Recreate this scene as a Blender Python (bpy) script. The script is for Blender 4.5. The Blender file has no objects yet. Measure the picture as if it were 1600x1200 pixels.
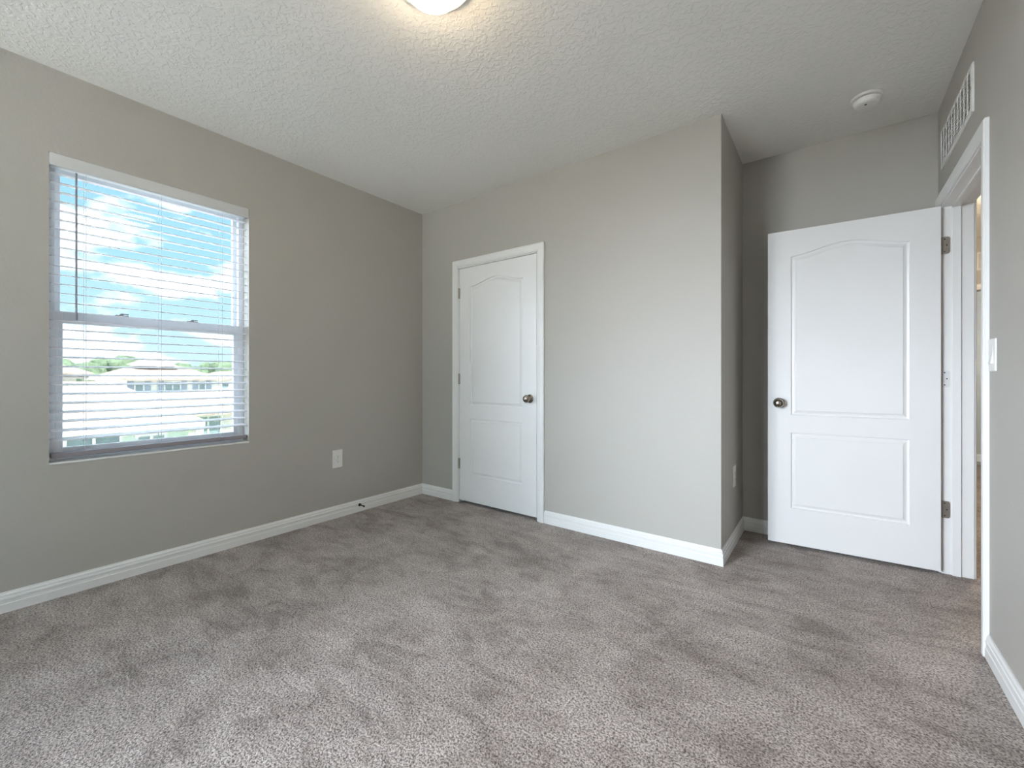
import bpy, bmesh, math, random
from mathutils import Vector, Matrix, noise

random.seed(7)
SC = bpy.context.scene
COL = SC.collection
PI = math.pi

# ------------------------------------------------------------------ camera
EYE = 1.096
cam_data = bpy.data.cameras.new('camera')
cam_data.sensor_width = 36.0
cam_data.lens = 666.0 / 1600.0 * 36.0
cam_data.shift_y = -11.5 / 1600.0
cam_data.clip_start = 0.02
cam_data.clip_end = 500
cam = bpy.data.objects.new('camera', cam_data)
cam.location = (0, 0, EYE)
cam.rotation_euler = (PI / 2, 0, math.atan(499 / 666.0))
COL.objects.link(cam)
SC.camera = cam

# ------------------------------------------------------------------ view
SC.view_settings.view_transform = 'Standard'
SC.view_settings.look = 'None'
SC.view_settings.gamma = 1.0
SC.view_settings.use_curve_mapping = False
SC.view_settings.exposure = 1.36
SC.cycles.max_bounces = 16
SC.cycles.diffuse_bounces = 10
SC.cycles.transparent_max_bounces = 24
SC.cycles.sample_clamp_indirect = 12
SC.cycles.use_denoising = True

# ------------------------------------------------------------------ sky with clouds
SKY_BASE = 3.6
SKY_FILL = 22.0  # strength of the added sky lobe that fills the room
W = bpy.data.worlds.new('sky')
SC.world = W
W.use_nodes = True
nt = W.node_tree
for n in list(nt.nodes):
    nt.nodes.remove(n)
def N(t, ty, **kw):
    n = t.nodes.new(ty)
    for k, v in kw.items():
        if k in n.inputs:
            n.inputs[k].default_value = v
        else:
            setattr(n, k, v)
    return n
tc = N(nt, 'ShaderNodeTexCoord')
sep = N(nt, 'ShaderNodeSeparateXYZ')
nt.links.new(tc.outputs['Generated'], sep.inputs[0])
grad = N(nt, 'ShaderNodeValToRGB')
grad.color_ramp.elements[0].position = 0.0
grad.color_ramp.elements[0].color = (0.56, 0.70, 0.76, 1)
grad.color_ramp.elements[1].position = 0.5
grad.color_ramp.elements[1].color = (0.24, 0.47, 0.66, 1)
e = grad.color_ramp.elements.new(0.22); e.color = (0.34, 0.59, 0.71, 1)
nt.links.new(sep.outputs['Z'], grad.inputs[0])
mp = N(nt, 'ShaderNodeMapping')
mp.inputs['Scale'].default_value = (1.0, 1.0, 2.3)
mp.inputs['Location'].default_value = (0.35, 0.2, 0.05)
nt.links.new(tc.outputs['Generated'], mp.inputs[0])
cn = N(nt, 'ShaderNodeTexNoise', Scale=5.2, Detail=7.0, Roughness=0.55)
nt.links.new(mp.outputs[0], cn.inputs['Vector'])
cr = N(nt, 'ShaderNodeValToRGB')
cr.color_ramp.elements[0].position = 0.50
cr.color_ramp.elements[1].position = 0.57
nt.links.new(cn.outputs['Fac'], cr.inputs[0])
mixc = N(nt, 'ShaderNodeMixRGB')
nt.links.new(cr.outputs[0], mixc.inputs[0])
nt.links.new(grad.outputs[0], mixc.inputs[1])
mixc.inputs[2].default_value = (1.02, 1.02, 1.06, 1)
# added bright sky lobe, low behind the camera and unseen, lights the room
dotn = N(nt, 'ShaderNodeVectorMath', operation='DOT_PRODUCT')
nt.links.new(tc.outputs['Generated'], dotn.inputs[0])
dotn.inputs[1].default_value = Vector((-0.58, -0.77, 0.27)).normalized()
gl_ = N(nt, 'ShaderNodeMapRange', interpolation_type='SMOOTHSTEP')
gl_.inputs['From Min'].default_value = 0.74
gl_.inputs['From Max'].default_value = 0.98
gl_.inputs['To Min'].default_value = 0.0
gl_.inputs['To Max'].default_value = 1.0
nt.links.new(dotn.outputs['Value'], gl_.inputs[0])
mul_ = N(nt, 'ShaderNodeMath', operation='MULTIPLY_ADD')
nt.links.new(gl_.outputs[0], mul_.inputs[0]); mul_.inputs[1].default_value = SKY_FILL; mul_.inputs[2].default_value = SKY_BASE
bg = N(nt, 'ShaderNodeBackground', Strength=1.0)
fill_tint = N(nt, 'ShaderNodeMixRGB')
nt.links.new(gl_.outputs[0], fill_tint.inputs[0]); nt.links.new(mixc.outputs[0], fill_tint.inputs[1])
fill_tint.inputs[2].default_value = (0.90, 0.96, 1.07, 1)
nt.links.new(fill_tint.outputs[0], bg.inputs[0])
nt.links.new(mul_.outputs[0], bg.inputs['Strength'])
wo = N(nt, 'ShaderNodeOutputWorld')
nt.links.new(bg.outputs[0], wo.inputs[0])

# the sun stands high behind our own house and lights the roofs and lawns outside
sd = bpy.data.lights.new('sun', 'SUN')
sd.energy = 22.0
sd.angle = math.radians(1.0)
sd.color = (1.0, 0.97, 0.92)
sun = bpy.data.objects.new('sun', sd)
sun.rotation_euler = Vector((-0.50, -0.12, -0.81)).to_track_quat('-Z', 'Y').to_euler()
COL.objects.link(sun)

# sampling portal in the window opening (gives no light of its own)
for px_, py_, wy, rot in ((-3.255, 0.762, 0.9, (0, -PI / 2, 0)), (-1.95, -2.19, 1.4, (-PI / 2, 0, 0))):
    pd = bpy.data.lights.new('window_portal', 'AREA')
    pd.shape = 'RECTANGLE'
    pd.size, pd.size_y = (1.55, wy) if rot[1] else (wy, 1.55)
    pd.cycles.is_portal = True
    po = bpy.data.objects.new('window_portal', pd)
    po.location = (px_, py_, 1.43)
    # a portal shines along its local -Z: into the room
    d_ = Vector((1, 0, 0)) if rot[1] else Vector((0, 1, 0))
    po.rotation_euler = (0, -PI / 2, 0) if rot[1] else (PI / 2, 0, 0)
    COL.objects.link(po)

# ------------------------------------------------------------------ materials
MATS = {}
def mat(name, color, rough=0.6, metal=0.0, bump=None, spec=0.5, var=None, emit=None, coat=0.0):
    """bump = (scale, strength, distance[, detail]); var = (scale, amount)"""
    if name in MATS:
        return MATS[name]
    m = bpy.data.materials.new(name)
    m.use_nodes = True
    t = m.node_tree
    b = t.nodes['Principled BSDF']
    b.inputs['Base Color'].default_value = (*color, 1)
    b.inputs['Roughness'].default_value = rough
    b.inputs['Metallic'].default_value = metal
    b.inputs['Specular IOR Level'].default_value = spec
    if coat:
        b.inputs['Coat Weight'].default_value = coat
    tcn = N(t, 'ShaderNodeTexCoord')
    if var:
        n1 = N(t, 'ShaderNodeTexNoise', Scale=var[0], Detail=3.0)
        t.links.new(tcn.outputs['Object'], n1.inputs['Vector'])
        mr = N(t, 'ShaderNodeMapRange')
        mr.inputs['From Min'].default_value = 0.3
        mr.inputs['From Max'].default_value = 0.7
        mr.inputs['To Min'].default_value = 1 - var[1]
        mr.inputs['To Max'].default_value = 1 + var[1]
        t.links.new(n1.outputs['Fac'], mr.inputs[0])
        mx = N(t, 'ShaderNodeMixRGB', blend_type='MULTIPLY')
        mx.inputs[0].default_value = 1
        mx.inputs[1].default_value = (*color, 1)
        t.links.new(mr.outputs[0], mx.inputs[2])
        t.links.new(mx.outputs[0], b.inputs['Base Color'])
    if bump:
        n2 = N(t, 'ShaderNodeTexNoise', Scale=bump[0], Detail=bump[3] if len(bump) > 3 else 3.0)
        t.links.new(tcn.outputs['Object'], n2.inputs['Vector'])
        bp = N(t, 'ShaderNodeBump', Strength=bump[1], Distance=bump[2])
        t.links.new(n2.outputs['Fac'], bp.inputs['Height'])
        t.links.new(bp.outputs[0], b.inputs['Normal'])
    if emit:
        b.inputs['Emission Color'].default_value = (*emit[0], 1)
        b.inputs['Emission Strength'].default_value = emit[1]
    MATS[name] = m
    return m

WALL = mat('greige_wall_paint', (0.455, 0.438, 0.402), 0.55, bump=(95, 0.18, 0.004, 2), spec=0.35, var=(1.2, 0.012))
TRIM = mat('white_semigloss_paint', (0.80, 0.80, 0.785), 0.32, bump=(40, 0.04, 0.002), var=(3, 0.01))
DOORM = mat('white_door_paint', (0.81, 0.81, 0.80), 0.30, bump=(160, 0.05, 0.001, 4), var=(4, 0.01))
PLASTIC = mat('white_plastic', (0.82, 0.81, 0.78), 0.35, var=(20, 0.01))
VINYL = mat('white_vinyl', (0.82, 0.85, 0.88), 0.35, var=(8, 0.01))
SLATM = mat('white_blind_slat', (0.80, 0.81, 0.86), 0.38, var=(6, 0.015))
RAILM = mat('blind_bottom_rail', (0.27, 0.25, 0.27), 0.45, var=(9, 0.03))
CORDM = mat('blind_cord', (0.62, 0.66, 0.70), 0.8, var=(50, 0.03))
WANDM = mat('tilt_wand_plastic', (0.30, 0.30, 0.34), 0.2, var=(20, 0.02))
NICKEL = mat('satin_nickel', (0.34, 0.30, 0.255), 0.24, metal=1.0, var=(30, 0.05))
HINGE = mat('hinge_metal', (0.42, 0.40, 0.36), 0.35, metal=1.0, var=(40, 0.06))
HINGEP = mat('painted_hinge', (0.70, 0.70, 0.69), 0.35, var=(40, 0.03))
VALANCE = mat('blind_valance_grey_white', (0.62, 0.63, 0.63), 0.4, var=(9, 0.02))
DARK = mat('dark_slot', (0.03, 0.03, 0.03), 0.7, var=(30, 0.1))
BLACKM = mat('dark_bronze', (0.03, 0.027, 0.025), 0.35, metal=0.6, var=(30, 0.1))
RUBBER = mat('dark_rubber', (0.04, 0.035, 0.03), 0.6, var=(30, 0.1))
GRILLE = mat('white_vent_enamel', (0.74, 0.73, 0.71), 0.4, var=(15, 0.01))
GRILLEIN = mat('vent_inside', (0.10, 0.10, 0.10), 0.8, var=(15, 0.05))
LAMPW = mat('lamp_glass', (1.0, 0.93, 0.8), 0.3, var=(10, 0.01), emit=((1.0, 0.78, 0.52), 15.0))
HALLLAMP = mat('hall_lamp_glass', (1.0, 0.93, 0.8), 0.3, var=(10, 0.01), emit=((1.0, 0.83, 0.64), 110.0))

def ceiling_mat():
    m = bpy.data.materials.new('knockdown_ceiling'); m.use_nodes = True
    t = m.node_tree; b = t.nodes['Principled BSDF']
    b.inputs['Base Color'].default_value = (0.84, 0.835, 0.80, 1)
    b.inputs['Roughness'].default_value = 0.8
    b.inputs['Specular IOR Level'].default_value = 0.2
    c = N(t, 'ShaderNodeTexCoord')
    n = N(t, 'ShaderNodeTexNoise', Scale=44.0, Detail=4.0, Roughness=0.5, Distortion=0.6)
    t.links.new(c.outputs['Object'], n.inputs['Vector'])
    r = N(t, 'ShaderNodeValToRGB')
    r.color_ramp.elements[0].position = 0.47
    r.color_ramp.elements[1].position = 0.60
    t.links.new(n.outputs['Fac'], r.inputs[0])
    bp = N(t, 'ShaderNodeBump', Strength=0.45, Distance=0.003)
    t.links.new(r.outputs[0], bp.inputs['Height'])
    t.links.new(bp.outputs[0], b.inputs['Normal'])
    return m
CEIL = ceiling_mat()

def carpet_mat():
    m = bpy.data.materials.new('cut_pile_carpet'); m.use_nodes = True
    t = m.node_tree; b = t.nodes['Principled BSDF']
    b.inputs['Roughness'].default_value = 0.95
    b.inputs['Specular IOR Level'].default_value = 0.15
    b.inputs['Sheen Weight'].default_value = 0.25
    b.inputs['Sheen Roughness'].default_value = 0.5
    c = N(t, 'ShaderNodeTexCoord')
    # brushed-pile patches
    big = N(t, 'ShaderNodeTexNoise', Scale=2.6, Detail=7.0, Roughness=0.62, Distortion=0.7)
    t.links.new(c.outputs['Object'], big.inputs['Vector'])
    rb = N(t, 'ShaderNodeValToRGB')
    rb.color_ramp.elements[0].position = 0.40
    rb.color_ramp.elements[0].color = (0.235, 0.196, 0.172, 1)
    rb.color_ramp.elements[1].position = 0.60
    rb.color_ramp.elements[1].color = (0.465, 0.412, 0.380, 1)
    e = rb.color_ramp.elements.new(0.48); e.color = (0.352, 0.303, 0.274, 1)
    mps = N(t, 'ShaderNodeMapping'); mps.inputs['Scale'].default_value = (1.0, 2.4, 1.0); mps.inputs['Rotation'].default_value = (0, 0, 0.5)
    t.links.new(c.outputs['Object'], mps.inputs[0])
    foot = N(t, 'ShaderNodeTexNoise', Scale=3.4, Detail=6.0, Roughness=0.68, Distortion=1.2)
    t.links.new(mps.outputs[0], foot.inputs['Vector'])
    mixf = N(t, 'ShaderNodeMath', operation='ADD'); t.links.new(big.outputs['Fac'], mixf.inputs[0]); t.links.new(foot.outputs['Fac'], mixf.inputs[1])
    half = N(t, 'ShaderNodeMath', operation='MULTIPLY'); t.links.new(mixf.outputs[0], half.inputs[0]); half.inputs[1].default_value = 0.5
    t.links.new(half.outputs[0], rb.inputs[0])
    # single tufts
    tuft = N(t, 'ShaderNodeTexNoise', Scale=150.0, Detail=2.0, Roughness=0.6, Distortion=0.5)
    t.links.new(c.outputs['Object'], tuft.inputs['Vector'])
    rt = N(t, 'ShaderNodeValToRGB')
    rt.color_ramp.elements[0].position = 0.36
    rt.color_ramp.elements[0].color = (0.30, 0.28, 0.27, 1)
    rt.color_ramp.elements[1].position = 0.62
    rt.color_ramp.elements[1].color = (1.45, 1.45, 1.45, 1)
    t.links.new(tuft.outputs['Fac'], rt.inputs[0])
    mx = N(t, 'ShaderNodeMixRGB', blend_type='MULTIPLY')
    mx.inputs[0].default_value = 1.0
    t.links.new(rb.outputs[0], mx.inputs[1]); t.links.new(rt.outputs[0], mx.inputs[2])
    t.links.new(mx.outputs[0], b.inputs['Base Color'])
    mid = N(t, 'ShaderNodeTexNoise', Scale=26.0, Detail=4.0)
    t.links.new(c.outputs['Object'], mid.inputs['Vector'])
    add = N(t, 'ShaderNodeMath', operation='MULTIPLY_ADD')
    t.links.new(mid.outputs['Fac'], add.inputs[0]); add.inputs[1].default_value = 0.8
    t.links.new(tuft.outputs['Fac'], add.inputs[2])
    bp = N(t, 'ShaderNodeBump', Strength=0.75, Distance=0.012)
    t.links.new(add.outputs[0], bp.inputs['Height'])
    t.links.new(bp.outputs[0], b.inputs['Normal'])
    return m
CARPET = carpet_mat()

def glass_mat(name, tint):
    m = bpy.data.materials.new(name); m.use_nodes = True
    t = m.node_tree
    for n in list(t.nodes):
        t.nodes.remove(n)
    tr = N(t, 'ShaderNodeBsdfTransparent'); tr.inputs[0].default_value = (*tint, 1)
    gl = N(t, 'ShaderNodeBsdfGlossy', Roughness=0.02)
    mx = N(t, 'ShaderNodeMixShader'); mx.inputs[0].default_value = 0.012
    o = N(t, 'ShaderNodeOutputMaterial')
    t.links.new(tr.outputs[0], mx.inputs[1]); t.links.new(gl.outputs[0], mx.inputs[2])
    t.links.new(mx.outputs[0], o.inputs[0])
    return m
GLASS = glass_mat('clear_glass', (0.95, 0.97, 0.98))
TINTED = glass_mat('dimming_glass', (0.385, 0.40, 0.405))  # grey tint put in the glass to hold down the outdoor brightness

def tile_roof_mat():
    m = bpy.data.materials.new('shingle_roof'); m.use_nodes = True
    t = m.node_tree; b = t.nodes['Principled BSDF']
    b.inputs['Roughness'].default_value = 0.9
    c = N(t, 'ShaderNodeTexCoord')
    mpn = N(t, 'ShaderNodeMapping'); mpn.inputs['Scale'].default_value = (3.0, 1.0, 6.0)
    t.links.new(c.outputs['Object'], mpn.inputs[0])
    n = N(t, 'ShaderNodeTexNoise', Scale=1.6, Detail=5.0)
    t.links.new(mpn.outputs[0], n.inputs['Vector'])
    r = N(t, 'ShaderNodeValToRGB')
    r.color_ramp.elements[0].position = 0.4; r.color_ramp.elements[0].color = (0.36, 0.285, 0.235, 1)
    r.color_ramp.elements[1].position = 0.6; r.color_ramp.elements[1].color = (0.52, 0.44, 0.38, 1)
    t.links.new(n.outputs['Fac'], r.inputs[0]); t.links.new(r.outputs[0], b.inputs['Base Color'])
    return m
ROOF = tile_roof_mat()
STUCCO = mat('pale_stucco', (0.80, 0.80, 0.72), 0.9, bump=(12, 0.2, 0.02), var=(1, 0.03))
STUCCO_SHADED = mat('shade_tinted_stucco', (0.62, 0.76, 0.66), 0.9, bump=(12, 0.2, 0.02), var=(1, 0.03))  # greenish cast of the shaded wall is mixed into this colour
EXTW = mat('exterior_white_trim', (0.85, 0.86, 0.86), 0.6, var=(2, 0.02))
SHUT = mat('blue_shutter', (0.33, 0.40, 0.47), 0.6, var=(5, 0.05))
EXTGL = mat('exterior_window_glass', (0.24, 0.33, 0.34), 0.1, var=(3, 0.1))
EAVE_LOCK_GREY = mat('eave_shade_and_lock_grey', (0.30, 0.29, 0.27), 0.8, var=(3, 0.05))  # painted eave shadow; also the sash locks' own grey
LEAF = mat('hazed_foliage', (0.17, 0.23, 0.14), 0.9, bump=(2.0, 0.8, 0.5), var=(0.8, 0.35))  # paled for the haze over the distant trees
BARK = mat('tree_bark', (0.12, 0.09, 0.06), 0.9, var=(4, 0.2))
GRAVEL = mat('pale_sand_ground', (0.50, 0.48, 0.45), 0.95, bump=(9, 0.4, 0.04), var=(1.5, 0.06))
LAWN = mat('lawn_grass', (0.30, 0.40, 0.12), 0.9, bump=(9, 0.5, 0.05), var=(1.5, 0.15))

# ------------------------------------------------------------------ mesh helpers
def link(name, bm, m, parent=None, smooth=False, loc=None, bevel=0.0, seg=2, extra=None):
    me = bpy.data.meshes.new(name)
    bmesh.ops.recalc_face_normals(bm, faces=bm.faces)
    bm.to_mesh(me); bm.free()
    for p in me.polygons:
        p.use_smooth = smooth
    o = bpy.data.objects.new(name, me)
    me.materials.append(m)
    for x in (extra or []):
        me.materials.append(x)
    COL.objects.link(o)
    if loc is not None:
        o.location = loc
    if parent is not None:
        o.parent = parent
    if bevel:
        md = o.modifiers.new('bevel', 'BEVEL'); md.width = bevel; md.segments = seg; md.limit_method = 'ANGLE'
    return o

def empty(name, loc=(0, 0, 0), rz=0.0):
    o = bpy.data.objects.new(name, None)
    o.empty_display_size = 0.1
    o.location = loc; o.rotation_euler = (0, 0, rz)
    COL.objects.link(o)
    return o

def tag(o, label, cat, group=None):
    o['label'] = label; o['category'] = cat
    if group:
        o['group'] = group
    return o

def struct(o, label=None):
    o['kind'] = 'structure'
    if label:
        o['label'] = label
    return o

def box(bm, x0, x1, y0, y1, z0, z1):
    v = [bm.verts.new((x, y, z)) for x in (x0, x1) for y in (y0, y1) for z in (z0, z1)]
    for f in ((0, 1, 3, 2), (4, 6, 7, 5), (0, 4, 5, 1), (2, 3, 7, 6), (0, 2, 6, 4), (1, 5, 7, 3)):
        bm.faces.new([v[i] for i in f])
    return v

def B(*boxes):
    bm = bmesh.new()
    for b in boxes:
        box(bm, *b)
    return bm

def prism(bm, pts, axis, a, b):
    """pts: 2D outline; extruded between a and b on axis ('x','y','z')"""
    def P(p, t):
        return {'x': (t, p[0], p[1]), 'y': (p[0], t, p[1]), 'z': (p[0], p[1], t)}[axis]
    va = [bm.verts.new(P(p, a)) for p in pts]
    vb = [bm.verts.new(P(p, b)) for p in pts]
    n = len(pts)
    bm.faces.new(va); bm.faces.new(list(reversed(vb)))
    for i in range(n):
        bm.faces.new((va[i], va[(i + 1) % n], vb[(i + 1) % n], vb[i]))

def lathe(bm, prof, origin, axis, seg=32):
    """prof: list of (r, t) along axis; origin Vector, axis Vector"""
    axis = Vector(axis).normalized()
    u = axis.orthogonal().normalized(); w = axis.cross(u)
    rings = []
    for r, t in prof:
        c = Vector(origin) + axis * t
        if r < 1e-6:
            rings.append([bm.verts.new(c)])
        else:
            rings.append([bm.verts.new(c + (u * math.cos(2 * PI * k / seg) + w * math.sin(2 * PI * k / seg)) * r) for k in range(seg)])
    for a, b in zip(rings, rings[1:]):
        for k in range(seg):
            k2 = (k + 1) % seg
            if len(a) == 1 and len(b) == 1:
                continue
            if len(a) == 1:
                bm.faces.new((a[0], b[k], b[k2]))
            elif len(b) == 1:
                bm.faces.new((a[k], a[k2], b[0]))
            else:
                bm.faces.new((a[k], a[k2], b[k2], b[k]))
    for r_, flip in ((rings[0], False), (rings[-1], True)):
        if len(r_) > 1:
            bm.faces.new(r_ if flip else list(reversed(r_)))

def tube(bm, p, q, r, seg=10):
    p = Vector(p); q = Vector(q)
    lathe(bm, [(r, 0), (r, (q - p).length)], p, q - p, seg)

def sweep(bm, prof, path, out2d):
    """Casing: path = inner-edge points in a wall plane (s, z); prof = (w outward, d out of wall).
    out2d maps (s, z, d) to 3D. Mitred at the corners."""
    n = len(path)
    offs = []
    for i in range(n):
        def nrm(a, b):
            dx, dz = b[0] - a[0], b[1] - a[1]
            L = math.hypot(dx, dz)
            return (-dz / L, dx / L)
        if i == 0:
            o = nrm(path[0], path[1])
        elif i == n - 1:
            o = nrm(path[-2], path[-1])
        else:
            a = nrm(path[i - 1], path[i]); b = nrm(path[i], path[i + 1])
            k = 1 + a[0] * b[0] + a[1] * b[1]
            o = ((a[0] + b[0]) / k, (a[1] + b[1]) / k)
        offs.append(o)
    rows = []
    for (s, z), (ox, oz) in zip(path, offs):
        rows.append([bm.verts.new(out2d(s + ox * w, z + oz * w, d)) for w, d in prof])
    m = len(prof)
    for a, b in zip(rows, rows[1:]):
        for j in range(m):
            bm.faces.new((a[j], a[(j + 1) % m], b[(j + 1) % m], b[j]))
    bm.faces.new(rows[0]); bm.faces.new(list(reversed(rows[-1])))

CASING = [(0, 0), (0, 0.008), (0.004, 0.011), (0.012, 0.0115), (0.016, 0.014), (0.030, 0.0165), (0.048, 0.0175), (0.055, 0.0165), (0.060, 0.012), (0.060, 0)]
BASEP = [(0, 0), (0, 0.0125), (0.040, 0.0125), (0.043, 0.0100), (0.056, 0.0100), (0.059, 0.0120), (0.068, 0.0120), (0.071, 0.0090), (0.082, 0.0085), (0.088, 0.0045), (0.094, 0.0035), (0.094, 0)]

def baseboard(name, p0, p1, nrm, m0=0, m1=0):
    """p0->p1 along a wall foot, nrm = into the room; m0/m1: mitre sign (+1 inside corner, -1 outside)"""
    bm = bmesh.new()
    p0 = Vector((*p0, 0)); p1 = Vector((*p1, 0)); n = Vector((*nrm, 0)); d = (p1 - p0).normalized()
    ra = [bm.verts.new(p0 + n * t + d * (t * m0) + Vector((0, 0, h))) for h, t in BASEP]
    rb = [bm.verts.new(p1 + n * t - d * (t * m1) + Vector((0, 0, h))) for h, t in BASEP]
    k = len(BASEP)
    for j in range(k):
        bm.faces.new((ra[j], ra[(j + 1) % k], rb[(j + 1) % k], rb[j]))
    bm.faces.new(ra); bm.faces.new(list(reversed(rb)))
    return struct(link(name, bm, TRIM))

# ------------------------------------------------------------------ dimensions
H = 2.62
XL = -3.08            # window wall
YF = 2.705            # closet wall
XC = -0.51            # outer corner
YN = 3.44             # back of the door nook
XR = 0.492            # right wall
YB = -2.00            # wall behind the camera
VX0, VX1 = -2.65, -1.25   # unseen second window, added in the rear wall for fill light
TH = 0.126
WY0, WY1, WZ0, WZ1 = 0.312, 1.212, 0.660, 2.206
XO = XL - 0.18        # outside face of window wall
CX0, CX1, DZ = -2.611, -1.786, 2.043     # closet opening
DY0, DY1 = 2.505, 3.346                   # bedroom doorway in the right wall

# ------------------------------------------------------------------ room shell
struct(link('floor', B((XO, 3.6, YB - 0.16, 8.6, -0.12, 0)), CARPET))
struct(link('ceiling', B((XO, 3.6, YB - 0.16, 8.6, H, H + 0.12)), CEIL))
struct(link('wall_left', B((XO, XL, YB - 0.16, WY0, 0, H),
                           (XO, XL, WY1, YN + TH, 0, H),
                           (XO, XL, WY0, WY1, 0, WZ0), (XO, XL, WY0, WY1, WZ1, H)), WALL))
bm = B((XL, CX0, YF, YF + TH, 0, H), (CX0, CX1, YF, YF + TH, DZ, H))
c = 0.004
prism(bm, [(CX1, YF), (XC - c, YF), (XC - c * 0.3, YF + c * 0.3), (XC, YF + c), (XC, YF + TH), (CX1, YF + TH)], 'z', 0, H)
struct(link('wall_far', bm, WALL))
struct(link('wall_nook_side', B((XC - TH, XC, YF + TH, YN, 0, H)), WALL))
struct(link('wall_nook_back', B((XL, XR, YN, YN + TH, 0, H)), WALL))
struct(link('wall_right', B((XR, XR + TH, YB - 0.16, DY0, 0, H), (XR, XR + TH, DY1, YN + TH, 0, H),
                            (XR, XR + TH, DY0, DY1, DZ, H)), WALL))
struct(link('wall_rear', B((XL, VX0, YB - 0.16, YB, 0, H), (VX1, XR, YB - 0.16, YB, 0, H), (VX0, VX1, YB - 0.16, YB, 0, WZ0), (VX0, VX1, YB - 0.16, YB, WZ1, H)), WALL))
# closet partition end
struct(link('wall_closet_end', B((-1.45, -1.35, YF + TH, YN, 0, H)), WALL))

# hallway beyond the doorway
HX0, HX1, HY0, HY1 = XR + TH, 1.75, 1.20, 6.80
struct(link('wall_hall_left', B((HX0 - TH, HX0, YN + TH, HY1, 0, H)), WALL))
struct(link('wall_hall_right', B((HX1, HX1 + TH, HY0 - TH, HY1, 0, H)), WALL))
struct(link('wall_hall_near', B((HX0, HX1, HY0 - TH, HY0, 0, H)), WALL))
HD0, HD1 = 0.82, 1.60
struct(link('wall_hall_far', B((HX0 - 0.6, HD0, HY1, HY1 + TH, 0, H), (HD1, 2.6, HY1, HY1 + TH, 0, H),
                               (HD0, HD1, HY1, HY1 + TH, 2.045, H)), WALL))
struct(link('wall_hall_end', B((HX0 - 0.6, 2.6, 8.02, 8.02 + TH, 0, H)), WALL))
struct(link('wall_end_left', B((HX0 - 0.6 - TH, HX0 - 0.6, HY1, 8.15, 0, H)), WALL))
struct(link('wall_end_right', B((2.6, 2.6 + TH, HY1, 7.00, 0, H), (2.6, 2.6 + TH, 7.85, 8.15, 0, H), (2.6, 2.6 + TH, 7.00, 7.85, 0, 0.7), (2.6, 2.6 + TH, 7.00, 7.85, 2.2, H)), WALL))

# ------------------------------------------------------------------ baseboards
baseboard('baseboard_left', (XL, YB), (XL, YF), (1, 0), 1, 1)
baseboard('baseboard_far_left', (XL, YF), (CX0 - 0.066, YF), (0, -1), 1, 0)
baseboard('baseboard_far', (CX1 + 0.066, YF), (XC, YF), (0, -1), 0, -1)
baseboard('baseboard_nook_side', (XC, YF), (XC, YN), (1, 0), -1, 1)
baseboard('baseboard_nook_back', (XC, YN), (XR, YN), (0, -1), 1, 1)
baseboard('baseboard_right', (XR, YB), (XR, DY0 - 0.066), (-1, 0), 1, 0)
baseboard('baseboard_rear', (XL, YB), (XR, YB), (0, 1), 1, 1)
baseboard('baseboard_hall_end', (HX0 - 0.6, 8.02), (2.6, 8.02), (0, -1), 0, 0)
baseboard('baseboard_hall_left', (HX0, YN + TH), (HX0, HY1), (1, 0), 0, 0)

# ------------------------------------------------------------------ casings and jambs (trim)
rv = 0.005
bm = bmesh.new()
sweep(bm, CASING, [(CX0 - rv, 0), (CX0 - rv, DZ + rv), (CX1 + rv, DZ + rv), (CX1 + rv, 0)], lambda s, z, d: (s, YF - d, z))
struct(link('trim_1', bm, TRIM), 'white moulded casing around the closet door')
bm = B((CX0, CX0 + 0.0, YF, YF, 0, 0)) if False else bmesh.new()
jt = 0.004
for b in ((CX0 - 0.012, CX0 + jt, YF - 0.001, YF + TH + 0.001, 0, DZ), (CX1 - jt, CX1 + 0.012, YF - 0.001, YF + TH + 0.001, 0, DZ),
          (CX0 - 0.012, CX1 + 0.012, YF - 0.001, YF + TH + 0.001, DZ - jt, DZ + 0.004),
          (CX0 + jt, CX0 + jt + 0.01, YF + 0.040, YF + 0.075, 0, DZ - jt), (CX1 - jt - 0.01, CX1 - jt, YF + 0.040, YF + 0.075, 0, DZ - jt),
          (CX0 + jt, CX1 - jt, YF + 0.040, YF + 0.075, DZ - jt - 0.01, DZ - jt)):
    box(bm, *b)
struct(link('trim_2', bm, TRIM), 'white jamb lining of the closet door')
bm = bmesh.new()
sweep(bm, CASING, [(-(DY1 + rv), 0), (-(DY1 + rv), DZ + rv), (-(DY0 - rv), DZ + rv), (-(DY0 - rv), 0)], lambda s, z, d: (XR - d, -s, z))
struct(link('trim_3', bm, TRIM), 'white moulded casing around the open bedroom door')
bm = bmesh.new()
for b in ((XR - 0.001, XR + TH + 0.001, DY1 - jt, DY1 + 0.012, 0, DZ), (XR - 0.001, XR + TH + 0.001, DY0 - 0.012, DY0 + jt, 0, DZ),
          (XR - 0.001, XR + TH + 0.001, DY0 - 0.012, DY1 + 0.012, DZ - jt, DZ + 0.004),
          (XR + 0.041, XR + 0.076, DY1 - jt - 0.011, DY1 - jt, 0, DZ - jt), (XR + 0.041, XR + 0.076, DY0 + jt, DY0 + jt + 0.011, 0, DZ - jt),
          (XR + 0.041, XR + 0.076, DY0 + jt, DY1 - jt, DZ - jt - 0.011, DZ - jt)):
    box(bm, *b)
struct(link('trim_4', bm, TRIM, bevel=0.0012), 'white jamb lining and stop of the bedroom doorway')
bm = bmesh.new()
sweep(bm, CASING, [(HD0 - rv, 0), (HD0 - rv, 2.05), (HD1 + rv, 2.05), (HD1 + rv, 0)], lambda s, z, d: (s, HY1 - d, z))
struct(link('trim_5', bm, TRIM), 'white casing of the doorway at the end of the hallway')
bm = bmesh.new()
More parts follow.
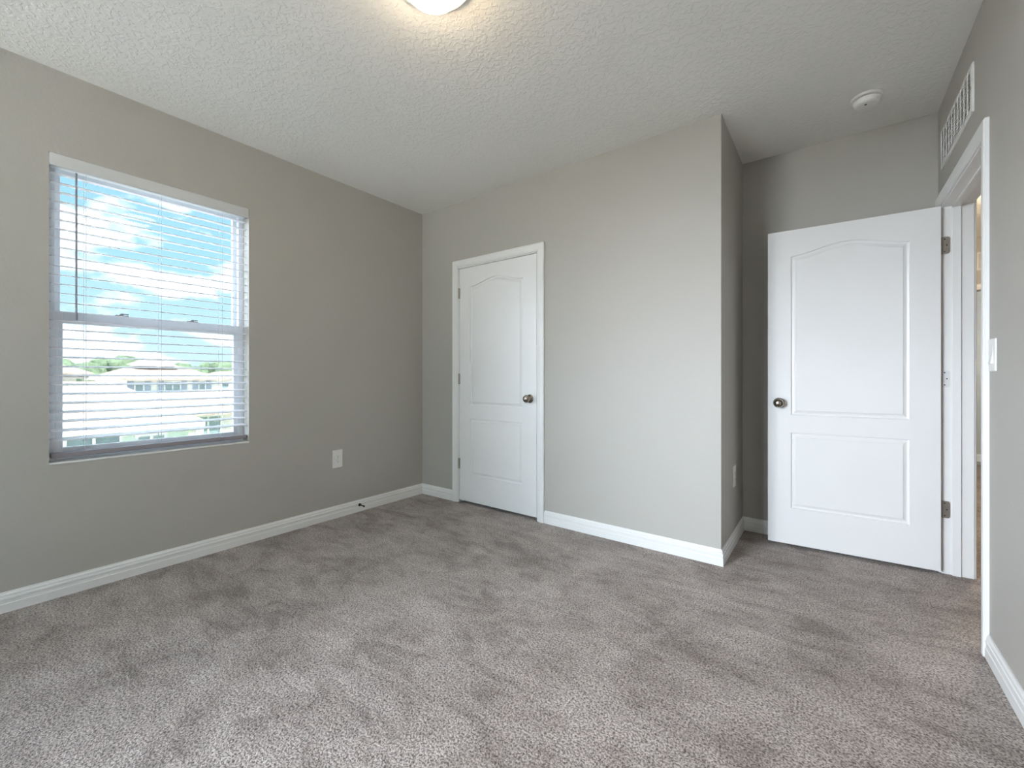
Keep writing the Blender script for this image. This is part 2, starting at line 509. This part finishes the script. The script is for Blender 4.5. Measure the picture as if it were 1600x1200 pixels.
sweep(bm, CASING, [((DY0 - rv), 0), ((DY0 - rv), DZ + rv), ((DY1 + rv), DZ + rv), ((DY1 + rv), 0)], lambda s, z, d: (XR + TH + d, s, z))
struct(link('trim_6', bm, TRIM), 'white casing on the hallway side of the bedroom doorway')

# ------------------------------------------------------------------ moulded two-panel door
def panel_outline(x0, x1, z0, z1, arch, inset):
    x0 += inset; x1 -= inset; z0 += inset; z1 -= inset
    pts = [(x0, z0), (x1, z0)]
    if arch <= 0:
        pts += [(x1, z1), (x0, z1)]
    else:
        n = 28
        for i in range(n + 1):
            s = 1 - 2 * i / n
            pts.append(((x0 + x1) / 2 + s * (x1 - x0) / 2, z1 + arch * (0.5 * (1 + math.cos(PI * s))) ** 0.9))
    return pts

PROFILE = [(0.0, 0.0), (0.0025, 0.0085), (0.009, 0.0105), (0.015, 0.0098), (0.027, 0.0045), (0.029, 0.0012)]

def door_leaf(W_, Z0, Z1, T, panels):
    """local: x 0..W, y 0 (front, faces -y) .. T, z. Panels = (x0,x1,z0,z1,arch)"""
    bm = bmesh.new()
    for side in (0, 1):
        def P(x, z, d):
            return (x, d if side == 0 else T - d, z)
        outer = [bm.verts.new(P(x, z, 0)) for x, z in ((0, Z0), (W_, Z0), (W_, Z1), (0, Z1))]
        edges = [bm.edges.new((outer[i], outer[(i + 1) % 4])) for i in range(4)]
        if side == 0:
            o0 = outer
        else:
            o1 = outer
        for (a, b, c0, c1, arch) in panels:
            loops = []
            for ins, dep in PROFILE:
                loops.append([bm.verts.new(P(x, z, dep)) for x, z in panel_outline(a, b, c0, c1, arch, ins)])
            n = len(loops[0])
            for la, lb in zip(loops, loops[1:]):
                for i in range(n):
                    bm.faces.new((la[i], la[(i + 1) % n], lb[(i + 1) % n], lb[i]))
            bm.faces.new(loops[-1])
            edges += [bm.edges.get((loops[0][i], loops[0][(i + 1) % n])) for i in range(n)]
        bmesh.ops.triangle_fill(bm, use_beauty=True, use_dissolve=False, edges=edges)
    for i in range(4):
        bm.faces.new((o0[i], o0[(i + 1) % 4], o1[(i + 1) % 4], o1[i]))
    return bm

def knob(parent, origin, axis, m=NICKEL):
    """round door knob on a rose; axis points away from the door face"""
    bm = bmesh.new()
    lathe(bm, [(0.0, 0), (0.032, 0), (0.033, 0.003), (0.031, 0.006), (0.022, 0.010), (0.0145, 0.013), (0.0125, 0.018), (0.0125, 0.030)], origin, axis, 36)
    k = link('rose', bm, m, parent, smooth=True)
    bm = bmesh.new()
    lathe(bm, [(0.012, 0.027), (0.018, 0.032), (0.025, 0.040), (0.0305, 0.049), (0.0265, 0.058), (0.021, 0.066), (0.012, 0.070), (0.0, 0.071)], origin, axis, 36)
    b = link('knob', bm, m, parent, smooth=True)
    return b

PAN = lambda W_: [(0.127, W_ - 0.127, 0.252, 0.738, 0), (0.127, W_ - 0.127, 0.850, 1.868, 0.052)]

# closet door (door_1): closed, front face flush with the jamb edge
dw = (CX1 - jt - 0.0045) - (CX0 + jt + 0.003)
d1 = struct(empty('door_1', (CX0 + jt + 0.003, YF + 0.002, 0)), 'closed white two-panel closet door with arched upper panel')
link('leaf', door_leaf(dw, 0.024, DZ - jt - 0.005, 0.035, PAN(dw)), DOORM, d1)
knob(d1, (dw - 0.062, 0, 0.926), (0, -1, 0))
def hinge_closed(parent, z, m=HINGE):
    bm = bmesh.new()
    for k in range(5):
        z0 = z - 0.045 + k * 0.018
        tube(bm, (-0.0015, -0.006, z0 + 0.0006), (-0.0015, -0.006, z0 + 0.0174), 0.0062, 14)
    tube(bm, (-0.0015, -0.006, z - 0.048), (-0.0015, -0.006, z + 0.048), 0.0042, 12)
    box(bm, -0.014, 0.0105, -0.0018, 0.0002, z - 0.044, z + 0.044)
    return link('hinge', bm, m, parent)
for z in (1.822, 1.077, 0.340):
    hinge_closed(d1, z)

# bedroom door (door_2): swung open against the nook
dw2 = 0.820
d2 = struct(empty('door_2', (XR - 0.006, DY1 - jt + 0.001, 0), 0), 'open white two-panel bedroom door with arched upper panel')
leaf = door_leaf(dw2, 0.020, DZ - jt - 0.003, 0.035, PAN(dw2))
# local closed pose: width along -y, hall face at x = +0.041
ang = math.radians(-87)
def pose(o_bm):
    for v in o_bm.verts:
        x, y, z = v.co
        # door-leaf x -> -Y ; leaf y(0 front) -> hall face at +0.041, going to -x
        lx, ly = 0.041 - y, -0.004 - x
        v.co = (lx * math.cos(ang) - ly * math.sin(ang), lx * math.sin(ang) + ly * math.cos(ang), z)
    return o_bm
pose(leaf)
link('leaf', leaf, DOORM, d2)
def posed_point(x, y, z):
    lx, ly = 0.041 - y, -0.004 - x
    return Vector((lx * math.cos(ang) - ly * math.sin(ang), lx * math.sin(ang) + ly * math.cos(ang), z))
ax = (posed_point(0, -1, 0) - posed_point(0, 0, 0)).normalized()
knob(d2, posed_point(dw2 - 0.062, 0, 0.926), ax)
bm = bmesh.new()
lathe(bm, [(0.0, 0), (0.032, 0), (0.031, 0.006), (0.0145, 0.012), (0.0125, 0.022), (0.022, 0.030), (0.0305, 0.042), (0.022, 0.054), (0.0, 0.058)], posed_point(dw2 - 0.062, 0.035, 0.926), -ax, 28)
link('knob', bm, NICKEL, d2, smooth=True)
bm = bmesh.new()
a = posed_point(dw2 + 0.0005, 0.005, 0.90); b = posed_point(dw2 + 0.0005, 0.030, 0.955)
cpt = (a + b) / 2
bx = bmesh.ops.create_cube(bm, size=1.0)
bmesh.ops.scale(bm, vec=(0.0015, 0.025, 0.056), verts=bm.verts)
bmesh.ops.rotate(bm, cent=(0, 0, 0), matrix=Matrix.Rotation(math.radians(3), 3, 'Z'), verts=bm.verts)
bmesh.ops.translate(bm, vec=cpt, verts=bm.verts)
link('latch_plate', bm, NICKEL, d2)
def hinge_open(z, m, screws=True):
    bm = bmesh.new()
    # leaf on the jamb (faces -y) with rounded outer corners
    w, hh, r = 0.036, 0.047, 0.012
    x0 = 0.004
    y = -0.0045
    pts = [(x0, z - hh)]
    for k in range(7):
        t = -PI / 2 + k * PI / 12
        pts.append((x0 + w - r + r * math.cos(t), z - hh + r + r * math.sin(t)))
    for k in range(7):
        t = k * PI / 12
        pts.append((x0 + w - r + r * math.cos(t), z + hh - r + r * math.sin(t)))
    pts.append((x0, z + hh))
    prism(bm, pts, 'y', y, y + 0.0035)
    for k in range(5):
        z0 = z - 0.047 + k * 0.0188
        tube(bm, (0, y + 0.001, z0 + 0.0005), (0, y + 0.001, z0 + 0.0183), 0.0058, 12)
    h_ = link('hinge', bm, m, d2)
    bm = bmesh.new()
    for sx, sz in ((0.018, -0.034), (0.018, 0.034), (0.027, 0.0)):
        lathe(bm, [(0.0, 0), (0.0035, 0), (0.0034, 0.0006), (0.0, 0.0008)], (sx, y, z + sz), (0, -1, 0), 10)
    link('screws', bm, DARK, h_)
    return h_
for z, m_ in ((1.826, HINGE), (1.084, HINGEP), (0.358, HINGE)):
    hinge_open(z, m_)

# far room door leaf with a dark knob seen down the hall
d3 = struct(empty('door_3', (HD1 - 0.004, HY1 + TH, 0)), 'white door standing open in the room beyond the hallway')
link('leaf', B((-0.040, -0.005, 0.0, 0.76, 0.02, 2.03)), DOORM, d3, bevel=0.002)
knob(d3, (-0.040, 0.70, 0.93), (-1, 0, 0), BLACKM)

# ------------------------------------------------------------------ window_1
w1 = struct(empty('window_1', (XL - 0.11, (WY0 + WY1) / 2, WZ0)), 'single-hung white window in the left wall')
def wl(bm):
    bmesh.ops.translate(bm, vec=(-(XL - 0.11), -(WY0 + WY1) / 2, -WZ0), verts=bm.verts)
    return bm
fx0, fx1 = XL - 0.165, XL - 0.088
fw = 0.030
link('window_frame', wl(B((fx0, fx1, WY0, WY0 + fw, WZ0, WZ1), (fx0, fx1, WY1 - fw, WY1, WZ0, WZ1),
                   (fx0, fx1, WY0 + fw, WY1 - fw, WZ0, WZ0 + fw), (fx0, fx1, WY0 + fw, WY1 - fw, WZ1 - fw, WZ1))), VINYL, w1, bevel=0.002)
MR = 1.372
# lower sash (inner)
sx0, sx1 = XL - 0.118, XL - 0.092
a0, a1 = WY0 + fw, WY1 - fw
ls = link('lower_sash', wl(B((sx0, sx1, a0, a0 + 0.028, WZ0 + fw, MR + 0.062), (sx0, sx1, a1 - 0.028, a1, WZ0 + fw, MR + 0.062),
                        (sx0, sx1, a0 + 0.028, a1 - 0.028, WZ0 + fw, WZ0 + fw + 0.04), (sx0, sx1, a0 + 0.028, a1 - 0.028, MR, MR + 0.062))), VINYL, w1, bevel=0.002)
us = link('upper_sash', wl(B((sx0 - 0.03, sx1 - 0.03, a0, a0 + 0.022, MR + 0.01, WZ1 - fw), (sx0 - 0.03, sx1 - 0.03, a1 - 0.022, a1, MR + 0.01, WZ1 - fw),
                        (sx0 - 0.03, sx1 - 0.03, a0 + 0.022, a1 - 0.022, WZ1 - fw - 0.03, WZ1 - fw), (sx0 - 0.03, sx1 - 0.03, a0 + 0.022, a1 - 0.022, MR + 0.005, MR + 0.045))), VINYL, w1, bevel=0.002)
link('pane', wl(B((sx0 + 0.011, sx0 + 0.015, a0 + 0.026, a1 - 0.026, WZ0 + fw + 0.038, MR + 0.002))), TINTED, ls)
link('pane', wl(B((sx0 - 0.019, sx0 - 0.015, a0 + 0.020, a1 - 0.020, MR + 0.043, WZ1 - fw - 0.028))), TINTED, us)
for yy in (0.60, 0.93):
    bm = B((sx0 + 0.002, sx1 - 0.002, yy - 0.028, yy + 0.028, MR + 0.0605, MR + 0.067))
    tube(bm, (sx0 + 0.012, yy, MR + 0.067), (sx0 + 0.012, yy, MR + 0.073), 0.009, 14)
    box(bm, sx0 + 0.007, sx0 + 0.016, yy - 0.004, yy + 0.030, MR + 0.072, MR + 0.077)
    link('sash_lock', wl(bm), EAVE_LOCK_GREY, w1, bevel=0.0008)
# sill and drywall returns
struct(link('trim_7', B((XL - 0.088, XL + 0.004, WY0 + 0.0005, WY1 - 0.0005, WZ0 - 0.0, WZ0 + 0.010)), TRIM, bevel=0.002), 'white sill at the foot of the window recess')

# unseen window added behind the camera to bring daylight into the room
xm = (VX0 + VX1) / 2
w2 = struct(empty('fill_window', (xm, YB - 0.11, WZ0)), 'unseen wide white window added in the rear wall for fill light')
def w2l(bm):
    bmesh.ops.translate(bm, vec=(-xm, -(YB - 0.11), -WZ0), verts=bm.verts)
    return bm
gy0, gy1 = YB - 0.145, YB - 0.075
link('window_frame', w2l(B((VX0, VX0 + 0.04, gy0, gy1, WZ0, WZ1), (VX1 - 0.04, VX1, gy0, gy1, WZ0, WZ1), (xm - 0.03, xm + 0.03, gy0, gy1, WZ0 + 0.04, WZ1 - 0.04),
                   (VX0 + 0.04, VX1 - 0.04, gy0, gy1, WZ0, WZ0 + 0.04), (VX0 + 0.04, VX1 - 0.04, gy0, gy1, WZ1 - 0.04, WZ1))), VINYL, w2, bevel=0.002)
for xa, xb in ((VX0 + 0.04, xm - 0.03), (xm + 0.03, VX1 - 0.04)):
    link('pane', w2l(B((xa, xb, YB - 0.112, YB - 0.108, WZ0 + 0.04, WZ1 - 0.04))), GLASS, w2)

# small window added out of view to light the room beyond the hallway
w3 = struct(empty('hall_fill_window', (2.66, 7.425, 0.7)), 'unseen window added to light the room beyond the hallway')
link('window_frame', B((-0.03, 0.03, -0.425, -0.385, 0, 1.5), (-0.03, 0.03, 0.385, 0.425, 0, 1.5), (-0.03, 0.03, -0.385, 0.385, 0, 0.04), (-0.03, 0.03, -0.385, 0.385, 1.46, 1.5)), VINYL, w3)
link('pane', B((-0.002, 0.002, -0.385, 0.385, 0.04, 1.46)), GLASS, w3)

# ------------------------------------------------------------------ window blind
bl = tag(empty('window_blind', (XL - 0.045, (WY0 + WY1) / 2, WZ1)),
         'white horizontal slat blind hanging open in the left wall window', 'blind')
def bb(bm):
    bmesh.ops.translate(bm, vec=(-(XL - 0.045), -(WY0 + WY1) / 2, -WZ1), verts=bm.verts)
    return bm
link('valance', bb(B((XL - 0.012, XL + 0.004, WY0 + 0.001, WY1 - 0.001, 2.142, WZ1 - 0.001))), VALANCE, bl, bevel=0.004)
link('headrail', bb(B((XL - 0.068, XL - 0.015, WY0 + 0.006, WY1 - 0.006, 2.150, WZ1 - 0.001))), VINYL, bl, bevel=0.002)
PITCH = 0.0462
ztop = 2.118
nsl = 30
tl = math.radians(7)
sb0, sb1 = WY0 + 0.008, WY1 - 0.008
scx = XL - 0.041
for i in range(nsl):
    bm = bmesh.new()
    n = 6
    top = []; bot = []
    for k in range(n + 1):
        s = -0.0285 + 0.057 * k / n
        cr_ = 0.0020 * (1 - (s / 0.0285) ** 2)
        x = scx + s * math.cos(tl)
        z = -s * math.sin(tl) + cr_
        top.append((x, z + 0.0017)); bot.append((x, z - 0.0017))
    zc = ztop - i * PITCH
    wob = random.uniform(-0.0006, 0.0006)
    pts = [(x, z + zc + wob) for x, z in top + bot[::-1]]
    prism(bm, pts, 'y', sb0, sb1)
    link('slat', bb(bm), SLATM, bl)
link('bottom_rail', bb(B((scx - 0.026, scx + 0.026, sb0, sb1, 0.688, 0.712))), RAILM, bl, bevel=0.003)
for yy in (0.444, 0.755, 1.062):
    bm = bmesh.new()
    for xx in (scx - 0.0305, scx + 0.0305):
        tube(bm, (xx, yy, 0.710), (xx, yy, 2.152), 0.0008, 6)
    for i in range(nsl):
        zc = ztop - i * PITCH
        tube(bm, (scx - 0.0305, yy, zc + 0.0027 - 0.005), (scx + 0.0305, yy, zc - 0.0048 - 0.001), 0.0006, 5)
    link('ladder_cord', bb(bm), CORDM, bl)
bm = bmesh.new()
tube(bm, (XL - 0.006, 0.408, 1.395), (XL - 0.006, 0.408, 2.135), 0.0040, 8)
tube(bm, (XL - 0.006, 0.408, 1.385), (XL - 0.006, 0.408, 1.42), 0.0055, 8)
link('tilt_wand', bb(bm), WANDM, bl)

# ------------------------------------------------------------------ outlets, switch
def outlet(loc, face, label):
    """local: plate in xz plane, facing -y; face = rotation about z"""
    t = tag(empty('electrical_outlet', loc, face), label, 'outlet', None)
    link('cover_plate', B((-0.041, 0.041, -0.006, 0, -0.069, 0.069)), PLASTIC, t, bevel=0.0025)
    for s in (-1, 1):
        bm = bmesh.new()
        pts = []
        for k in range(28):
            a_ = 2 * PI * k / 28
            x = 0.0175 * math.cos(a_); z = 0.0175 * math.sin(a_)
            z = max(-0.0135, min(0.0135, z))
            pts.append((x, z + s * 0.0195))
        prism(bm, pts, 'y', -0.0085, -0.005)
        r = link('receptacle', bm, PLASTIC, t)
        bm = B((-0.0078, -0.0056, -0.0089, -0.0084, s * 0.0195 - 0.001, s * 0.0195 + 0.0075),
               (0.0056, 0.0078, -0.0089, -0.0084, s * 0.0195 + 0.0005, s * 0.0195 + 0.0065))
        lathe(bm, [(0, 0), (0.0028, 0), (0.0028, 0.0005), (0, 0.0005)], (0, -0.0084, s * 0.0195 - 0.007), (0, -1, 0), 10)
        link('slots', bm, DARK, r)
    bm = bmesh.new()
    lathe(bm, [(0, 0), (0.003, 0), (0.0025, 0.0012), (0, 0.0015)], (0, -0.006, 0), (0, -1, 0), 12)
    link('screw', bm, HINGE, t)
    return t
outlet((XL, 1.842, 0.457), PI / 2, 'white duplex outlet on the window wall, right of the window')
outlet((XC, 3.095, 0.447), PI / 2, 'white outlet on the narrow return wall beside the open door')

sw = tag(empty('light_switch', (XR, 2.382, 1.178), -PI / 2), 'white rocker light switch on the right wall beside the door casing', 'switch')
link('cover_plate', B((-0.041, 0.041, -0.006, 0, -0.062, 0.062)), PLASTIC, sw, bevel=0.0025)
bm = bmesh.new()
prism(bm, [(-0.006, -0.033), (-0.013, -0.033), (-0.0075, 0.004), (-0.0068, 0.033), (-0.006, 0.033)], 'x', -0.0165, 0.0165)
link('rocker', bm, PLASTIC, sw, bevel=0.0008)

# ------------------------------------------------------------------ vents
def vent(name_loc, rz, w, h, label, cols, blades, group=None):
    t = tag(empty('air_vent', name_loc, rz), label, 'vent', group)
    fr = 0.017
    bm = bmesh.new()
    prof = [(0, 0), (0, 0.004), (fr * 0.25, 0.008), (fr, 0.010), (fr, 0)]
    # frame as four mitred sides; path inner edge inset by fr
    x0, x1, z0, z1 = -w / 2 + fr, w / 2 - fr, -h / 2 + fr, h / 2 - fr
    P = [(fr - a_, d) for a_, d in prof]
    rows = []
    for cx_, cz_, ox, oz in ((x0, z0, -1, -1), (x1, z0, 1, -1), (x1, z1, 1, 1), (x0, z1, -1, 1)):
        rows.append([bm.verts.new((cx_ + ox * a_, -d, cz_ + oz * a_)) for a_, d in P])
    for i in range(4):
        A_, B_ = rows[i], rows[(i + 1) % 4]
        for j in range(len(P)):
            bm.faces.new((A_[j], A_[(j + 1) % len(P)], B_[(j + 1) % len(P)], B_[j]))
    link('frame', bm, GRILLE, t)
    link('backing', B((x0, x1, -0.0012, -0.0002, z0, z1)), GRILLEIN, t)
    bm = bmesh.new()
    for k in range(1, cols):
        xx = x0 + (x1 - x0) * k / cols
        box(bm, xx - 0.004, xx + 0.004, -0.0095, -0.001, z0, z1)
    link('mullions', bm, GRILLE, t)
    for k in range(blades):
        zz = z0 + (z1 - z0) * (k + 0.5) / blades
        bm = bmesh.new()
        prism(bm, [(-0.0085, zz - 0.0065), (-0.0075, zz - 0.0072), (-0.0012, zz + 0.0045), (-0.0020, zz + 0.0055)], 'x', x0, x1)
        link('louver', bm, GRILLE, t)
    for s in (-1, 1):
        bm = bmesh.new()
        lathe(bm, [(0, 0), (0.004, 0), (0.003, 0.0018), (0, 0.002)], (s * (w / 2 - fr / 2), -0.0085, 0), (0, -1, 0), 10)
        link('screw', bm, HINGE, t)
    return t
vent((XR, 2.985, 2.345), -PI / 2, 0.655, 0.215, 'white return-air grille high on the right wall above the doorway', 10, 14)
vent((1.21, HY1, 2.36), 0, 0.62, 0.20, 'small grille seen down the hallway above the far doorway', 8, 12)

# ------------------------------------------------------------------ smoke detector
sm = tag(empty('smoke_detector', (0.155, 3.022, H)), 'round white smoke detector on the ceiling above the open door', 'smoke detector')
bm = bmesh.new()
lathe(bm, [(0, 0), (0.070, 0), (0.071, -0.004), (0.069, -0.012), (0.060, -0.014), (0, -0.014)], (0, 0, 0), (0, 0, 1), 48)
link('base_plate', bm, PLASTIC, sm, smooth=False)
bm = bmesh.new()
lathe(bm, [(0, -0.013), (0.0545, -0.013), (0.0545, -0.0185), (0, -0.0185)], (0, 0, 0), (0, 0, 1), 48)
link('air_gap', bm, DARK, sm)
bm = bmesh.new()
lathe(bm, [(0, -0.0180), (0.061, -0.0180), (0.060, -0.025), (0.054, -0.040), (0.046, -0.046), (0.020, -0.048), (0, -0.048)], (0, 0, 0), (0, 0, 1), 48)
link('cover', bm, PLASTIC, sm)
bm = bmesh.new()
lathe(bm, [(0, -0.0475), (0.006, -0.0475), (0.006, -0.0490), (0, -0.0490)], (-0.006, -0.020, 0), (0, 0, 1), 16)
link('test_button', bm, DARK, sm)

# ------------------------------------------------------------------ ceiling light
cl = tag(empty('ceiling_light', (-1.205, 1.105, H)), 'glowing round flush-mount light on the bedroom ceiling', 'light')
bm = bmesh.new()
lathe(bm, [(0, 0), (0.150, 0), (0.152, -0.010), (0.146, -0.028), (0.120, -0.032), (0, -0.032)], (0, 0, 0), (0, 0, 1), 48)
link('lamp_base', bm, TRIM, cl)
bm = bmesh.new()
pr = [(0.118, -0.030)]
for k in range(1, 11):
    a_ = k * PI / 20
    pr.append((0.118 * math.cos(a_), -0.030 - 0.082 * math.sin(a_)))
pr[-1] = (0, -0.112)
lathe(bm, [(0, -0.029)] + pr, (0, 0, 0), (0, 0, 1), 48)
link('glass_dome', bm, LAMPW, cl, smooth=True)

hl = tag(empty('ceiling_light', (1.18, 4.9, H)), 'round hallway ceiling light beyond the bedroom door', 'light')
bm = bmesh.new()
lathe(bm, [(0, 0), (0.130, 0), (0.130, -0.02), (0, -0.02)], (0, 0, 0), (0, 0, 1), 32)
link('lamp_base', bm, NICKEL, hl)
bm = bmesh.new()
lathe(bm, [(0, -0.019), (0.118, -0.019), (0.10, -0.06), (0.06, -0.085), (0, -0.095)], (0, 0, 0), (0, 0, 1), 32)
link('glass_dome', bm, HALLLAMP, hl, smooth=True)

# ------------------------------------------------------------------ door stop on the left baseboard
ds = tag(empty('door_stop', (XL + 0.012, 2.03, 0.055)), 'small dark spring door stop on the left baseboard', 'door stop')
bm = bmesh.new()
lathe(bm, [(0, 0), (0.013, 0), (0.012, 0.004), (0.007, 0.008), (0.005, 0.010)], (0, 0, 0), (1, 0, 0), 18)
link('mount', bm, BLACKM, ds)
bm = bmesh.new()
for k in range(9):
    lathe(bm, [(0.003, 0), (0.0052, 0.0014), (0.0052, 0.0028), (0.003, 0.0042)], (0.009 + k * 0.0048, 0, 0), (1, 0, -0.05), 12)
link('spring', bm, BLACKM, ds)
bm = bmesh.new()
lathe(bm, [(0, 0), (0.007, 0.0), (0.0075, 0.009), (0.006, 0.012), (0, 0.012)], (0.052, 0, -0.001), (1, 0, -0.05), 16)
link('tip', bm, RUBBER, ds)

# ------------------------------------------------------------------ outside: lawn, houses, trees
G = -3.2
bm = bmesh.new()
box(bm, -170, 60, -60, 110, G - 0.2, G)
struct(link('ground', bm, GRAVEL))
lw = struct(link('lawn', B((-28, -18, 5.6, 9.0, G, G + 0.03)), LAWN), 'strip of lawn between the neighbouring houses')

def hip_roof(bm, x0, x1, y0, y1, z0, z1, run_x, ry0, ry1, over=0.4):
    """eaves rectangle, ridge along y at x=run_x from ry0 to ry1"""
    e = [bm.verts.new(p) for p in ((x0, y0, z0), (x1, y0, z0), (x1, y1, z0), (x0, y1, z0))]
    f = [bm.verts.new((v.co.x, v.co.y, z0 - 0.18)) for v in e]
    r0 = bm.verts.new((run_x, ry0, z1)); r1 = bm.verts.new((run_x, ry1, z1))
    bm.faces.new((e[0], e[1], r0)); bm.faces.new((e[1], e[2], r1, r0)); bm.faces.new((e[2], e[3], r1)); bm.faces.new((e[3], e[0], r0, r1))
    for i in range(4):
        bm.faces.new((e[i], e[(i + 1) % 4], f[(i + 1) % 4], f[i]))
    bm.faces.new(f)

def house_window(parent, x, y0, y1, z0, z1, shutters=0.0, mull=1):
    fr = 0.09
    bm = B((x, x + 0.06, y0, y0 + fr, z0, z1), (x, x + 0.06, y1 - fr, y1, z0, z1), (x, x + 0.06, y0 + fr, y1 - fr, z0, z0 + fr), (x, x + 0.06, y0 + fr, y1 - fr, z1 - fr, z1))
    for k in range(1, mull):
        yy = y0 + (y1 - y0) * k / mull
        box(bm, x, x + 0.06, yy - fr / 2, yy + fr / 2, z0 + fr, z1 - fr)
    wn = link('window', bm, EXTW, parent)
    link('pane', B((x + 0.005, x + 0.02, y0 + fr, y1 - fr, z0 + fr, z1 - fr)), EXTGL, wn)
    if shutters:
        for a_, b_ in ((y0 - shutters, y0 - 0.03), (y1 + 0.03, y1 + shutters)):
            link('shutter', B((x, x + 0.05, a_, b_, z0 - 0.03, z1 + 0.03)), SHUT, parent)

# near single-storey house with the long roof
h1 = tag(empty('house', (-24.0, 1.5, G)), 'nearest house with a long pale brown hip roof outside the window', 'house')
def sub(parent):
    def f_(o):
        o.matrix_parent_inverse = Matrix.Translation(-parent.location)
        return o
    return f_
def PL(name, bm, m, parent):
    o = link(name, bm, m, parent)
    o.matrix_parent_inverse = Matrix.Translation(-Vector(parent.location))
    return o
def fixwin(parent, n0):
    for o in list(parent.children)[n0:]:
        o.matrix_parent_inverse = Matrix.Translation(-Vector(parent.location))
PL('wall', B((-29.3, -20.6, -8.5, 5.9, G, -0.75)), STUCCO_SHADED, h1)
bm = bmesh.new(); hip_roof(bm, -30, -20.0, -9.5, 6.25, -0.62, 0.90, -25.0, -4.5, 4.4)
PL('roof', bm, ROOF, h1)
PL('fascia', B((-20.02, -19.94, -9.5, 6.25, -0.86, -0.60)), EXTW, h1)
for y0, y1, z0, z1, mu in ((1.4, 2.15, -2.6, -0.98, 1), (2.4, 3.9, -2.9, -0.95, 2), (4.25, 5.2, -2.6, -1.05, 2)):
    house_window(h1, -20.6, y0, y1, z0, z1, 0, mu)
PL('porch_column', B((-20.35, -20.1, 6.0, 6.25, G, -0.8)), EXTW, h1)
fixwin(h1, 0)

h2 = tag(empty('house', (-31, 8.5, G)), 'middle house with a low hip roof, right of the nearest roof', 'house')
PL('wall', B((-34, -28.6, 7.0, 13.2, G, -0.95)), STUCCO, h2)
bm = bmesh.new(); hip_roof(bm, -34.6, -28.0, 6.5, 13.8, -0.90, 0.30, -31.0, 8.6, 10.6)
PL('roof', bm, ROOF, h2)
house_window(h2, -28.6, 8.4, 9.8, -2.3, -1.1, 0, 2)
fixwin(h2, 0)

h3 = tag(empty('house', (-50, 11.8, G)), 'far house with blue shutters and a peaked hip roof', 'house')
PL('wall', B((-57.4, -45.6, 8.9, 14.9, G, 0.95)), STUCCO, h3)
bm = bmesh.new(); hip_roof(bm, -58, -45.0, 8.2, 15.5, 0.95, 2.35, -50.0, 10.9, 12.8)
PL('roof', bm, ROOF, h3)
bm = bmesh.new()
v = [bm.verts.new(p) for p in ((-51, 9.9, 2.2), (-47.5, 9.9, 2.0), (-47.5, 12.9, 2.0), (-51, 12.9, 2.2))]
ap = bm.verts.new((-49.3, 11.4, 2.95))
for i in range(4):
    bm.faces.new((v[i], v[(i + 1) % 4], ap))
bm.faces.new(v)
PL('dormer_roof', bm, ROOF, h3)
for y0, y1 in ((9.35, 10.0), (11.3, 12.5), (13.75, 14.35)):
    house_window(h3, -45.6, y0, y1, -0.25, 0.72, 0.42, 2 if y1 - y0 > 1 else 1)
fixwin(h3, 0)

h4 = tag(empty('house', (-39, 1.5, G)), 'left far house with a pale hip roof behind the nearest roof', 'house')
PL('wall', B((-43, -35.6, -2.5, 4.7, G, 1.15)), STUCCO, h4)
PL('eave_shade', B((-35.9, -35.05, -2.9, 5.15, 0.98, 1.14)), EAVE_LOCK_GREY, h4)  # grey strip standing in for the shadow under the eave
bm = bmesh.new(); hip_roof(bm, -43.6, -35.0, -3.1, 5.35, 1.32, 2.2, -39.0, 0.6, 3.6)
PL('roof', bm, ROOF, h4)
house_window(h4, -35.6, 3.2, 4.3, -0.6, 0.6, 0, 1)
fixwin(h4, 0)

h5 = tag(empty('house', (-60, 20.5, G)), 'small white house farthest right beyond the shuttered house', 'house')
PL('wall', B((-64, -56.5, 18.3, 26, G, 0.9)), STUCCO, h5)
bm = bmesh.new(); hip_roof(bm, -65, -56, 17.7, 26.6, 0.9, 1.75, -60.5, 20.5, 24)
PL('roof', bm, ROOF, h5)
house_window(h5, -56.5, 19.3, 20.1, -0.4, 0.5, 0, 1)
fixwin(h5, 0)

def tree(i, x, y, top, r, label):
    rnd = random.Random(100 + i)
    t = tag(empty('tree', (x, y, G)), label, 'tree', 'trees on the horizon outside the window')
    bm = bmesh.new()
    lathe(bm, [(0.35, 0), (0.25, 2.0), (0.15, (top - G) * 0.7)], (0, 0, 0), (0, 0, 1), 8)
    link('trunk', bm, BARK, t)
    bm = bmesh.new()
    hh = (top - G)
    for k in range(7):
        rr = r * rnd.uniform(0.5, 0.75)
        cc = Vector((rnd.uniform(-.5, .5) * r, rnd.uniform(-.75, .75) * r, hh - rr - rnd.uniform(0, hh * 0.35) if k else hh - rr))
        g = bmesh.ops.create_icosphere(bm, subdivisions=3, radius=rr)
        for v_ in g['verts']:
            p = v_.co.copy()
            f_ = 1 + 0.28 * noise.noise(p * 1.6 + Vector((i, k, 0)) * 3) + 0.12 * noise.noise(p * 4.5)
            v_.co = p * f_ + cc
    link('crown', bm, LEAF, t, smooth=True)
yy = 6.0
i = 0
while yy < 62:
    rr = random.uniform(2.3, 3.0)
    top = random.uniform(3.4, 5.3)
    tree(i, -105 + (9 if i % 2 else -9) + random.uniform(-2, 2), yy, top, rr, 'green tree in the line of trees on the horizon outside')
    yy += random.uniform(3.6, 4.4)
    i += 1
tree(60, -72, 9.6, 2.75, 2.3, 'paler green tree behind the gap between the two far houses')
tree(61, -70, 20.2, 2.5, 2.0, 'dark green tree rising right of the shuttered far house')
